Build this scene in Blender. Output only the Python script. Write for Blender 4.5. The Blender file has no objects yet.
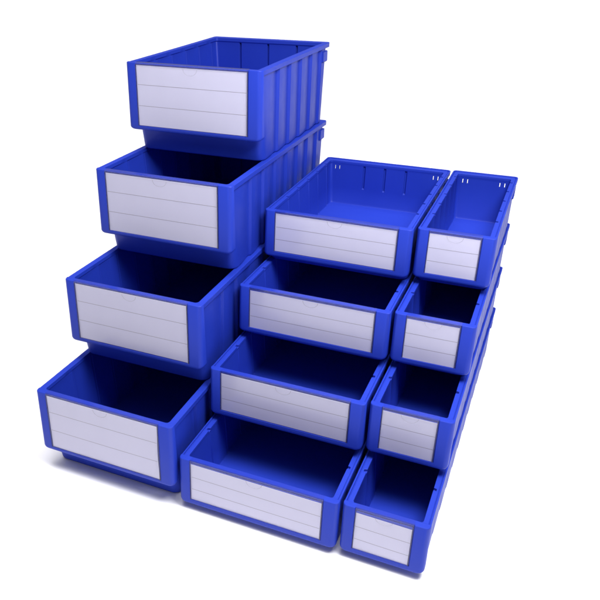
import bpy, bmesh, math, random
from mathutils import Matrix, Vector

S = bpy.context.scene
COL = S.collection
MM = 0.001

# ------------------------------------------------------------------ camera
cam_data = bpy.data.cameras.new('camera')
cam = bpy.data.objects.new('camera', cam_data)
COL.objects.link(cam)
right = Vector((0.91394818, 0.40565495, -0.01194913)).normalized()
fwd = Vector((-0.35945245, 0.79548268, -0.4878537)).normalized()
up = right.cross(fwd).normalized()
M = Matrix.Identity(4)
for i in range(3):
    M[i][0] = right[i]; M[i][1] = up[i]; M[i][2] = -fwd[i]
M[0][3], M[1][3], M[2][3] = 0.65634, -0.68293, 0.74707
cam.matrix_world = M
cam_data.sensor_width = 36.0
cam_data.lens = 701.83 / 600 * 36.0
cam_data.shift_x = (300 - 251.56) / 600
cam_data.shift_y = (318.21 - 300) / 600
cam_data.clip_start = 0.02
cam_data.clip_end = 500.0
S.camera = cam

# ------------------------------------------------------------------ studio light
WORLD_LOW, WORLD_TOP, WORLD_POW = 0.20, 14.2, 26.0
world = bpy.data.worlds.new('World')
S.world = world
world.use_nodes = True
wn, wl = world.node_tree.nodes, world.node_tree.links
bg = wn['Background']
tc = wn.new('ShaderNodeTexCoord')
sx = wn.new('ShaderNodeSeparateXYZ')
mx = wn.new('ShaderNodeMath'); mx.operation = 'MAXIMUM'; mx.inputs[1].default_value = 0.0
pw = wn.new('ShaderNodeMath'); pw.operation = 'POWER'; pw.inputs[1].default_value = WORLD_POW
ma = wn.new('ShaderNodeMath'); ma.operation = 'MULTIPLY_ADD'
ma.inputs[1].default_value = WORLD_TOP; ma.inputs[2].default_value = WORLD_LOW
wl.new(tc.outputs['Generated'], sx.inputs[0])
wl.new(sx.outputs['Z'], mx.inputs[0])
wl.new(mx.outputs[0], pw.inputs[0])
wl.new(pw.outputs[0], ma.inputs[0])
wl.new(ma.outputs[0], bg.inputs['Strength'])
bg.inputs['Color'].default_value = (1.0, 0.985, 1.0, 1)


def area_lamp(name, loc, target, size, power, color=(1, 1, 1)):
    d = bpy.data.lights.new(name, 'AREA')
    d.shape = 'SQUARE'; d.size = size; d.energy = power; d.color = color
    o = bpy.data.objects.new(name, d)
    COL.objects.link(o)
    o.location = loc
    o.rotation_euler = (Vector(target) - Vector(loc)).to_track_quat('-Z', 'Y').to_euler()
    return o


area_lamp('overhead_softbox', (0.78, -0.04, 1.08), (0.2, 0.35, 0.35), 0.35, 12.5)

S.view_settings.view_transform = 'Standard'
S.view_settings.look = 'None'
S.view_settings.exposure = 0.0
S.view_settings.gamma = 1.0


# ------------------------------------------------------------------ materials
def base_mat(name):
    m = bpy.data.materials.new(name)
    m.use_nodes = True
    n, l = m.node_tree.nodes, m.node_tree.links
    return m, n, l, n['Principled BSDF']


def plastic(name, col_a, col_b, rough):
    m, n, l, p = base_mat(name)
    t = n.new('ShaderNodeTexCoord')
    big = n.new('ShaderNodeTexNoise'); big.inputs['Scale'].default_value = 9.0
    big.inputs['Detail'].default_value = 4.0
    ramp = n.new('ShaderNodeMix'); ramp.data_type = 'RGBA'
    ramp.inputs['A'].default_value = (*col_a, 1); ramp.inputs['B'].default_value = (*col_b, 1)
    l.new(t.outputs['Object'], big.inputs['Vector'])
    l.new(big.outputs['Fac'], ramp.inputs['Factor'])
    l.new(ramp.outputs['Result'], p.inputs['Base Color'])
    mr = n.new('ShaderNodeMapRange')
    mr.inputs['To Min'].default_value = rough - 0.06; mr.inputs['To Max'].default_value = rough + 0.08
    sm = n.new('ShaderNodeTexNoise'); sm.inputs['Scale'].default_value = 45.0
    sm.inputs['Detail'].default_value = 5.0
    l.new(t.outputs['Object'], sm.inputs['Vector'])
    l.new(sm.outputs['Fac'], mr.inputs['Value'])
    l.new(mr.outputs['Result'], p.inputs['Roughness'])
    # fine moulded grain over a rounded-edge normal
    gr = n.new('ShaderNodeTexNoise'); gr.inputs['Scale'].default_value = 900.0
    l.new(t.outputs['Object'], gr.inputs['Vector'])
    bev = n.new('ShaderNodeBevel'); bev.samples = 4; bev.inputs['Radius'].default_value = 0.0010
    bu = n.new('ShaderNodeBump'); bu.inputs['Strength'].default_value = 0.06
    bu.inputs['Distance'].default_value = 0.0004
    l.new(gr.outputs['Fac'], bu.inputs['Height'])
    l.new(bev.outputs['Normal'], bu.inputs['Normal'])
    l.new(bu.outputs['Normal'], p.inputs['Normal'])
    p.inputs['IOR'].default_value = 1.48
    p.inputs['Specular IOR Level'].default_value = 0.26
    return m


BLUE = plastic('blue_plastic', (0.012, 0.034, 0.375), (0.017, 0.043, 0.435), 0.46)


def paper_mat():
    m, n, l, p = base_mat('label_paper')
    t = n.new('ShaderNodeTexCoord')
    nz = n.new('ShaderNodeTexNoise'); nz.inputs['Scale'].default_value = 28.0
    nz.inputs['Detail'].default_value = 6.0
    mix = n.new('ShaderNodeMix'); mix.data_type = 'RGBA'
    mix.inputs['A'].default_value = (0.60, 0.60, 0.765, 1)
    mix.inputs['B'].default_value = (0.645, 0.645, 0.81, 1)
    l.new(t.outputs['Object'], nz.inputs['Vector'])
    l.new(nz.outputs['Fac'], mix.inputs['Factor'])
    l.new(mix.outputs['Result'], p.inputs['Base Color'])
    p.inputs['Roughness'].default_value = 0.75
    return m


PAPER = paper_mat()


def ink_mat():
    m, n, l, p = base_mat('ruled_line_ink')
    nz = n.new('ShaderNodeTexNoise'); nz.inputs['Scale'].default_value = 300.0
    mix = n.new('ShaderNodeMix'); mix.data_type = 'RGBA'
    mix.inputs['A'].default_value = (0.20, 0.19, 0.25, 1)
    mix.inputs['B'].default_value = (0.32, 0.30, 0.38, 1)
    l.new(nz.outputs['Fac'], mix.inputs['Factor'])
    l.new(mix.outputs['Result'], p.inputs['Base Color'])
    p.inputs['Roughness'].default_value = 0.8
    return m


INK = ink_mat()


def clear_mat():
    m = bpy.data.materials.new('clear_plastic'); m.use_nodes = True
    n, l = m.node_tree.nodes, m.node_tree.links
    n.remove(n['Principled BSDF'])
    out = n['Material Output']
    tr = n.new('ShaderNodeBsdfTransparent'); tr.inputs['Color'].default_value = (0.985, 0.98, 0.99, 1)
    gl = n.new('ShaderNodeBsdfGlossy'); gl.inputs['Roughness'].default_value = 0.16
    nz = n.new('ShaderNodeTexNoise'); nz.inputs['Scale'].default_value = 40.0
    tcn = n.new('ShaderNodeTexCoord'); l.new(tcn.outputs['Object'], nz.inputs['Vector'])
    rr = n.new('ShaderNodeMapRange'); rr.inputs['To Min'].default_value = .10; rr.inputs['To Max'].default_value = .24
    l.new(nz.outputs['Fac'], rr.inputs['Value']); l.new(rr.outputs['Result'], gl.inputs['Roughness'])
    lw = n.new('ShaderNodeLayerWeight')
    p5 = n.new('ShaderNodeMath'); p5.operation = 'POWER'; p5.inputs[1].default_value = 5.0
    fr = n.new('ShaderNodeMath'); fr.operation = 'MULTIPLY_ADD'
    fr.inputs[1].default_value = 0.8; fr.inputs[2].default_value = 0.035
    l.new(lw.outputs['Facing'], p5.inputs[0]); l.new(p5.outputs[0], fr.inputs[0])
    mixs = n.new('ShaderNodeMixShader')
    l.new(fr.outputs[0], mixs.inputs[0]); l.new(tr.outputs[0], mixs.inputs[1]); l.new(gl.outputs[0], mixs.inputs[2])
    l.new(mixs.outputs[0], out.inputs['Surface'])
    return m


CLEAR = clear_mat()


def clear_edge_mat(name, ca, cb, alpha):
    m, n, l, p = base_mat(name)
    nz = n.new('ShaderNodeTexNoise'); nz.inputs['Scale'].default_value = 120.0
    mix = n.new('ShaderNodeMix'); mix.data_type = 'RGBA'
    mix.inputs['A'].default_value = (*ca, 1)
    mix.inputs['B'].default_value = (*cb, 1)
    l.new(nz.outputs['Fac'], mix.inputs['Factor'])
    l.new(mix.outputs['Result'], p.inputs['Base Color'])
    p.inputs['Alpha'].default_value = alpha
    p.inputs['Roughness'].default_value = 0.3
    return m


CLEAR_EDGE = clear_edge_mat('clear_plastic_ridge', (0.40, 0.38, 0.50), (0.48, 0.46, 0.58), 0.2)
DARK_EDGE = clear_edge_mat('plastic_edge_and_shade', (0.05, 0.05, 0.13), (0.09, 0.085, 0.19), 0.55)  # dark plastic edge, with the holder channel's shade painted into its colour


def floor_mat():
    m, n, l, p = base_mat('white_studio_floor')
    nz = n.new('ShaderNodeTexNoise'); nz.inputs['Scale'].default_value = 3.0
    mix = n.new('ShaderNodeMix'); mix.data_type = 'RGBA'
    mix.inputs['A'].default_value = (0.94, 0.94, 0.945, 1)
    mix.inputs['B'].default_value = (0.96, 0.96, 0.965, 1)
    l.new(nz.outputs['Fac'], mix.inputs['Factor'])
    l.new(mix.outputs['Result'], p.inputs['Base Color'])
    p.inputs['Roughness'].default_value = 0.9
    p.inputs['Specular IOR Level'].default_value = 0.1
    return m


FLOOR = floor_mat()


# ------------------------------------------------------------------ mesh helpers (millimetres)
def link(name, bm, mats, parent=None, smooth=True):
    bmesh.ops.recalc_face_normals(bm, faces=bm.faces)
    bmesh.ops.scale(bm, vec=(MM, MM, MM), verts=bm.verts)
    me = bpy.data.meshes.new(name)
    bm.to_mesh(me); bm.free()
    if smooth:
        me.polygons.foreach_set('use_smooth', [True] * len(me.polygons))
        me.set_sharp_from_angle(angle=math.radians(32))
    for m in mats:
        me.materials.append(m)
    o = bpy.data.objects.new(name, me)
    COL.objects.link(o)
    if parent is not None:
        o.parent = parent
    return o


def box(bm, x0, x1, y0, y1, z0, z1, mat=0):
    v = [bm.verts.new((x, y, z)) for z in (z0, z1) for y in (y0, y1) for x in (x0, x1)]
    for q in ((0, 1, 3, 2), (4, 5, 7, 6), (0, 1, 5, 4), (2, 3, 7, 6), (0, 2, 6, 4), (1, 3, 7, 5)):
        f = bm.faces.new([v[i] for i in q]); f.material_index = mat
    return v


def loft(bm, rings):
    vr = [[bm.verts.new(p) for p in r] for r in rings]
    n = len(vr[0])
    for a, b in zip(vr, vr[1:]):
        for i in range(n):
            j = (i + 1) % n
            bm.faces.new((a[i], a[j], b[j], b[i]))
    bm.faces.new(list(reversed(vr[0])))
    bm.faces.new(vr[-1])


OFF = (0, 9, 16, 23, 30, 37, 42, 42.8, 47, 48.2, 49.6)
SAW = (0, 0, -.08, -.25, -.5, -.78, -1, -1, -1, -.5, 0)
NOTCH = (0, 0, 0, 0, 0, 0, 0, 1, 1, 0, 0)


def stations(L, first=32.0):
    out = []
    y = first
    while y + 50 <= L - 22:
        for o, s, n in zip(OFF, SAW, NOTCH):
            out.append((y + o, s, n))
        y += 50
    return out


def outline(w, L, z, s, y0, y1, r, saw=0.0, notch=0.0, rear=(), rear_depth=0.0, seg=6):
    """plan outline of the tub at one height: s = inset of the long sides,
    y0/y1 = front/rear, saw = depth of the pleats, notch = depth of the rim nicks"""
    pts = []

    def arc(cx, cy, a0):
        for k in range(seg + 1):
            a = a0 + (math.pi / 2) * k / seg
            pts.append((cx + r * math.cos(a), cy + r * math.sin(a), z))
    st = stations(L)
    arc(s + r, y0 + r, math.pi)
    arc(w - s - r, y0 + r, math.pi * 1.5)
    bow = lambda y: .9 * max(z, 0) / 140 * math.sin(math.pi * y / L)
    for y, a, n in st:
        pts.append((w - s + a * saw + n * notch - bow(y), y, z))
    arc(w - s - r, y1 - r, 0)
    for rx in reversed(rear):
        for dx, d in ((2.2, 0), (2.0, 1), (-2.0, 1), (-2.2, 0)):
            pts.append((rx + dx, y1 - d * rear_depth, z))
    arc(s + r, y1 - r, math.pi / 2)
    for y, a, n in reversed(st):
        pts.append((s - a * saw - n * notch + bow(y), y, z))
    return pts


def tub_mesh(w, H, L, deep, rear=(), holes=False):
    bm = bmesh.new()
    rw = 10.0                                    # width of the rim
    O = lambda *a, **k: outline(w, L, *a, rear=rear, **k)
    so = 1.0 if deep else 0.15                   # the shallow bins have flatter pleats
    sb = 0.0 if deep else -3.0                   # and straighter sides
    yb = 0.0 if deep else -8.0
    rings = [
        O(0.3, 8.0 + sb, 20 + yb, L - 16, 13, saw=2.8 * so),
        O(1.2, 7.0 + sb, 18.8 + yb, L - 14.5, 13, saw=3.8 * so),
        O(4.0, 6.2 + sb, 18 + yb, L - 14, 13, saw=3.8 * so),
        O(H - 8.2, 3.0, 6.5, L - 11, 8, saw=4.4 * so),
        O(H - 8.0, 3.0, 6.5, L - 11, 8, saw=0),
        O(H - 8.0, 0.2, 2.0, L, 6),
        O(H - 1.0, 0.0, 2.0, L, 6),
        O(H - 0.4, 0.5, 2.4, L - .6, 6),
    ]
    if deep:
        rings += [O(H - 0.4, 3.0, 3.0, L - 5, 6),
                  O(H - 0.5, rw, 10.5, L - 15, 5),
                  O(H - 6.0, rw + .5, 10.7, L - 15.5, 5),
                  O(H - 8.0, rw - 1.9, 10.8, L - 14.0, 5, saw=2.6, notch=2.4)]
    else:
        rings += [O(H - 0.4, 2.4, 3.0, L - 3, 6),
                  O(H - 2.6, 2.8, 3.2, L - 3.4, 6),
                  O(H - 2.6, 3.6, 3.6, L - 4.0, 6),
                  O(H - 1.6, 4.0, 4.0, L - 4.6, 6),
                  O(H - 1.8, rw + .6, 10.5, L - 14, 5, notch=4.0),
                  O(H - 5.5, rw + .8, 10.6, L - 14.5, 5, notch=4.0),
                  O(H - 5.6, rw + .8, 10.6, L - 14.5, 5),
                  O(H - 8.0, rw - .3, 10.8, L - 14.0, 5, saw=1.0, notch=2.4)]
    sw = 2.6 if deep else 1.0
    if rear and not deep:
        zr = H * 0.42
        rings += [O(H - 8.2, rw + .9 - sw, 10.8, L - 14.0, 5, saw=sw, notch=2.4, rear_depth=-3.0),
                  O(zr, 12.0, 16, L - 16.5, 6, saw=sw, notch=2.4, rear_depth=-3.0),
                  O(zr - 2, 12.0, 16, L - 16.5, 6, saw=sw, notch=2.4)]
    elif rear:
        rings += [O(H - 8.2, rw + .9 - sw, 10.8, L - 14.0, 5, saw=sw, notch=2.4, rear_depth=-3.0),
                  O(8, 13.2, 23, L - 18, 6, saw=sw, notch=2.4, rear_depth=-3.0)]
    rings += [O(6.0, 13.4, 23, L - 18, 6, saw=sw, notch=2.4),
              O(3.2, 14.6, 24.5, L - 19.5, 6, saw=sw, notch=2.4),
              O(2.6, 17, 27, L - 22, 6, saw=sw, notch=2.4)]
    loft(bm, rings)
    return bm


def cut_slots(o, w, H, L):
    """four narrow see-through slots high in the rear wall"""
    bm = bmesh.new()
    for cx in (20.0, 28.5, w - 28.5, w - 20.0):
        box(bm, cx - .75, cx + .75, L - 30, L + 20, H - 18.5, H - 10.8)
    c = link('slot_cutter', bm, [], o.parent)
    md = o.modifiers.new('slots', 'BOOLEAN')
    md.operation = 'DIFFERENCE'; md.object = c; md.solver = 'EXACT'
    dg = bpy.context.evaluated_depsgraph_get()
    me = bpy.data.meshes.new_from_object(o.evaluated_get(dg))
    o.modifiers.clear()
    old = o.data
    me.set_sharp_from_angle(angle=math.radians(32))
    me.name = old.name
    o.data = me
    bpy.data.meshes.remove(old)
    cm = c.data
    bpy.data.objects.remove(c); bpy.data.meshes.remove(cm)


TILT = 5.7


def plate_y(z, H, p):
    return -TILT * (H - z) / p


def front_mesh(w, H, p, lx0, lx1, lz0):
    """front panel with rounded ends and a label pocket that is open at the top"""
    bm = bmesh.new()
    seg = 6
    zb = H - p
    e = 0.4

    def ring(z, ix, iy, rec):
        yf = plate_y(z, H, p) + iy
        yb = 9.6
        r = 7.0
        x0, x1 = -e + ix, w + e - ix
        pts = [(x0, yb, z)]
        for k in range(seg + 1):
            a = math.pi + (math.pi / 2) * k / seg
            pts.append((x0 + r + r * math.cos(a), yf + r + r * math.sin(a), z))
        pts += [(lx0 - .2, yf, z), (lx0, yf + rec, z), (lx1, yf + rec, z), (lx1 + .2, yf, z)]
        for k in range(seg + 1):
            a = math.pi * 1.5 + (math.pi / 2) * k / seg
            pts.append((x1 - r + r * math.cos(a), yf + r + r * math.sin(a), z))
        pts.append((x1, yb, z))
        return pts
    levels = [(zb, 5.0, 2.2, 0), (zb + .7, 3.0, 1.0, 0), (zb + 1.9, 1.4, .35, 0), (zb + 3.5, .5, 0, 0), (zb + 5, 0, 0, 0),
              (lz0 - .1, 0, 0, 0), (lz0, 0, 0, 2.4), (H - .9, 0, 0, 2.4), (H, .5, .5, 2.4)]
    loft(bm, [ring(*a) for a in levels])
    return bm


def card_mesh(H, p, x0, x1, z0, z1, fr, skew=0.0, bow=0.0):
    """paper label with two ruled lines, slightly bowed in its pocket"""
    bm = bmesh.new()
    nz, nx = 12, 16
    dy = 1.6

    def P(u, v, off):
        z = z0 + (z1 - z0) * v + skew * (u - .5)
        x = x0 + (x1 - x0) * u + bow * math.sin(math.pi * v) * u
        return (x, plate_y(z, H, p) + dy + off - 0.35 * math.sin(math.pi * v) * math.sin(math.pi * u), z)
    g = [[bm.verts.new(P(i / nx, j / nz, 0)) for i in range(nx + 1)] for j in range(nz + 1)]
    k = [[bm.verts.new(P(i / nx, j / nz, .35)) for i in range(nx + 1)] for j in range(nz + 1)]
    for j in range(nz):
        for i in range(nx):
            bm.faces.new((g[j][i], g[j][i + 1], g[j + 1][i + 1], g[j + 1][i]))
            bm.faces.new((k[j + 1][i], k[j + 1][i + 1], k[j][i + 1], k[j][i]))
    for i in range(nx):
        bm.faces.new((g[0][i], k[0][i], k[0][i + 1], g[0][i + 1]))
        bm.faces.new((g[nz][i + 1], k[nz][i + 1], k[nz][i], g[nz][i]))
    for j in range(nz):
        bm.faces.new((g[j + 1][0], k[j + 1][0], k[j][0], g[j][0]))
        bm.faces.new((g[j][nx], k[j][nx], k[j + 1][nx], g[j + 1][nx]))
    h = z1 - z0
    for f in fr:
        v = 1 - f
        d = 0.32 / h
        a = [bm.verts.new(P(i / nx * .988 + .006, v - d, -.06)) for i in range(nx + 1)]
        b = [bm.verts.new(P(i / nx * .988 + .006, v + d, -.06)) for i in range(nx + 1)]
        for i in range(nx):
            q = bm.faces.new((a[i], a[i + 1], b[i + 1], b[i])); q.material_index = 1
    return bm


def cover_mesh(H, p, x0, x1, z0):
    """clear cover: a sheet over the label, folded back over the top of the front wall"""
    bm = bmesh.new()
    zt = H + 0.5

    def slab(prof):
        a = [bm.verts.new((x0, y, z)) for y, z in prof]
        b = [bm.verts.new((x1, y, z)) for y, z in prof]
        n = len(prof)
        for i in range(n):
            j = (i + 1) % n
            bm.faces.new((a[i], a[j], b[j], b[i]))
        bm.faces.new(a); bm.faces.new(list(reversed(b)))
    yb, yt = plate_y(z0, H, p), plate_y(zt, H, p)
    slab([(yb + .1, z0), (yt + .1, zt), (yt + .3, zt + .25), (9.0, zt + .25), (9.0, zt - .25), (yt + .65, zt - .25), (yb + .65, z0)])
    def strip(xa, xb, za, zb_):  # dark strip: cover edge plus painted-in shade along it
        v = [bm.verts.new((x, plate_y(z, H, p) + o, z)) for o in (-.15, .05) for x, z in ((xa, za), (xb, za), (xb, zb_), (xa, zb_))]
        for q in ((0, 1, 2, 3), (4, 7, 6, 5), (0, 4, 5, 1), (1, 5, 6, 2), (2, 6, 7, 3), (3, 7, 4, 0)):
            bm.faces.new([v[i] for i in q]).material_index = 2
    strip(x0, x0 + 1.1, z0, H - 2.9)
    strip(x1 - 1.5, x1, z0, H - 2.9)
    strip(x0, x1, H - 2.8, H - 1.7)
    # moulded half-round thumb notch at the top centre
    cx = (x0 + x1) / 2
    n = 20
    ri, ro = 11.2, 12.3
    zc = H - 5
    prev = None
    for k in range(n + 1):
        a = math.pi + math.pi * k / n
        cur = []
        for r in (ri, ro):
            z = zc + r * .75 * math.sin(a)
            cur.append(bm.verts.new((cx + r * math.cos(a), plate_y(z, H, p) - .12, z)))
            cur.append(bm.verts.new((cx + r * math.cos(a), plate_y(z, H, p) + .05, z)))
        if prev:
            q = bm.faces.new((prev[0], prev[2], cur[2], cur[0])); q.material_index = 1
            bm.faces.new((prev[0], cur[0], cur[1], prev[1]))
            bm.faces.new((prev[2], prev[3], cur[3], cur[2]))
        prev = cur
    return bm


# ------------------------------------------------------------------ the floor
bm = bmesh.new()
R_ = 90000
vs = [bm.verts.new((R_ * math.cos(2 * math.pi * k / 64), R_ * math.sin(2 * math.pi * k / 64), -0.4)) for k in range(64)]
bm.faces.new(vs)
fl = link('floor', bm, [FLOOR])
fl['kind'] = 'structure'

# ------------------------------------------------------------------ the bins
KIND = {
    'deep':   dict(w=234.0, H=140.5, p=103.3, lx=(19.0, 211.0), lz=(44.5, 137.0), fr=(.315, .665), rear=(60, 117, 174)),
    'wide':   dict(w=237.3, H=87.77, p=76.3, lx=(19.0, 215.0), lz=(21.0, 83.4), fr=(.35, .68), rear=(78, 118, 158)),
    'narrow': dict(w=113.4, H=87.77, p=76.3, lx=(18.5, 92.0), lz=(21.0, 83.4), fr=(.35, .68), rear=()),
}


def storage_bin(kind, x, y, z, L, label, group, skew=0.0, drop=0.0, bow=0.0):
    k = KIND[kind]
    w, H, p = k['w'], k['H'], k['p']
    deep = kind == 'deep'
    root = bpy.data.objects.new('storage_bin', None)
    COL.objects.link(root)
    root.location = (x * MM, y * MM, z * MM)
    rng = random.Random(label)
    root.rotation_euler = (0, 0, math.radians(rng.uniform(-.18, .18)))
    root.empty_display_size = 0.05
    root['label'] = label; root['category'] = 'storage bin'; root['group'] = group
    tub = link('tub', tub_mesh(w, H, L, deep, k['rear']), [BLUE], root)
    if not deep:
        cut_slots(tub, w, H, L)
    lx0, lx1 = k['lx']; lz0, lz1 = k['lz']
    fp = link('front_panel', front_mesh(w, H, p, lx0 - 1.3, lx1 + 2.3, lz0 - .8), [BLUE], root)
    link('label_card', card_mesh(H, p, lx0, lx1, lz0 - drop, lz1 - drop, k['fr'], skew, bow), [PAPER, INK], fp)
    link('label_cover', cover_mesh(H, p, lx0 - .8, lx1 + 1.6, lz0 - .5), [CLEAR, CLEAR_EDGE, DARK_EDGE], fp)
    # stop catches under the rim at the rear corners
    for sx_ in (0, 1):
        b = bmesh.new()
        xa, xb = (w - 7.5, w - .8) if sx_ else (.8, 7.5)
        v = box(b, xa, xb, L - 34, L - 11.5, H - 34, H - 13)
        for i in (0, 1, 2, 3):                       # slope the underside
            if (v[i].co.x > w / 2) == bool(sx_) and abs(v[i].co.x - (w - .8 if sx_ else .8)) < .1:
                v[i].co.z += 3
        bmesh.ops.bevel(b, geom=list(b.edges), offset=.8, segments=2, affect='EDGES')
        link('stop_catch', b, [BLUE], root)
    return root


XW, XN = 239.46, 481.74
REAR = 615.0
# deep bins, bottom to top
for kk, (yf, lab, sk, dr, bw) in enumerate([
    (-24.6, 'deep blue bin at the very bottom of the tall left stack, resting on the floor', 0.2, 0.4, -2.0),
    (77.5, 'deep blue bin second from the bottom in the tall left stack', -.3, 0.0, 0),
    (186.6, 'deep blue bin directly under the topmost deep bin, its open front half in dark shadow', .2, 0.3, 0),
    (298.6, 'shortest deep blue bin, topmost of the left stack and highest of all, open and empty', 0, 0, 0),
]):
    storage_bin('deep', 0, yf, 140.5 * kk, REAR - yf, lab, 'deep bins stepped back in the left stack', sk, dr, bw)
for kk, (yf, lab, sk, dr, bw) in enumerate([
    (-20.2, 'wide shallow blue bin on the floor, lowest of the middle stack', -.8, 2.5, 0),
    (85.2, 'wide shallow blue bin second from the floor in the middle stack', 0, .3, 0),
    (193.0, 'wide shallow blue bin just under the topmost wide bin of the middle stack', .5, .8, 0),
    (295.8, 'topmost wide shallow blue bin, open with its bright empty inside and rear ribs showing', 0, 0, 0),
]):
    storage_bin('wide', XW, yf, 87.77 * kk, REAR - yf, lab, 'wide shallow bins stepped back in the middle stack', sk, dr, bw)
for kk, (yf, lab, sk, dr, bw) in enumerate([
    (-16.7, 'narrow blue bin on the floor at front right, its card slipped low in the holder', -1.2, 4.5, 0),
    (91.4, 'narrow blue bin second from the floor in the right stack', -.3, 1.5, 0),
    (197.6, 'narrow blue bin third from the floor, directly under the topmost narrow bin', .3, 1.0, 0),
    (307.6, 'topmost narrow blue bin at the far right, open with a bright empty inside', 0, .5, 0),
]):
    storage_bin('narrow', XN, yf, 87.77 * kk, REAR + 4 - yf, lab, 'narrow shallow bins stepped back in the right stack', sk, dr, bw)
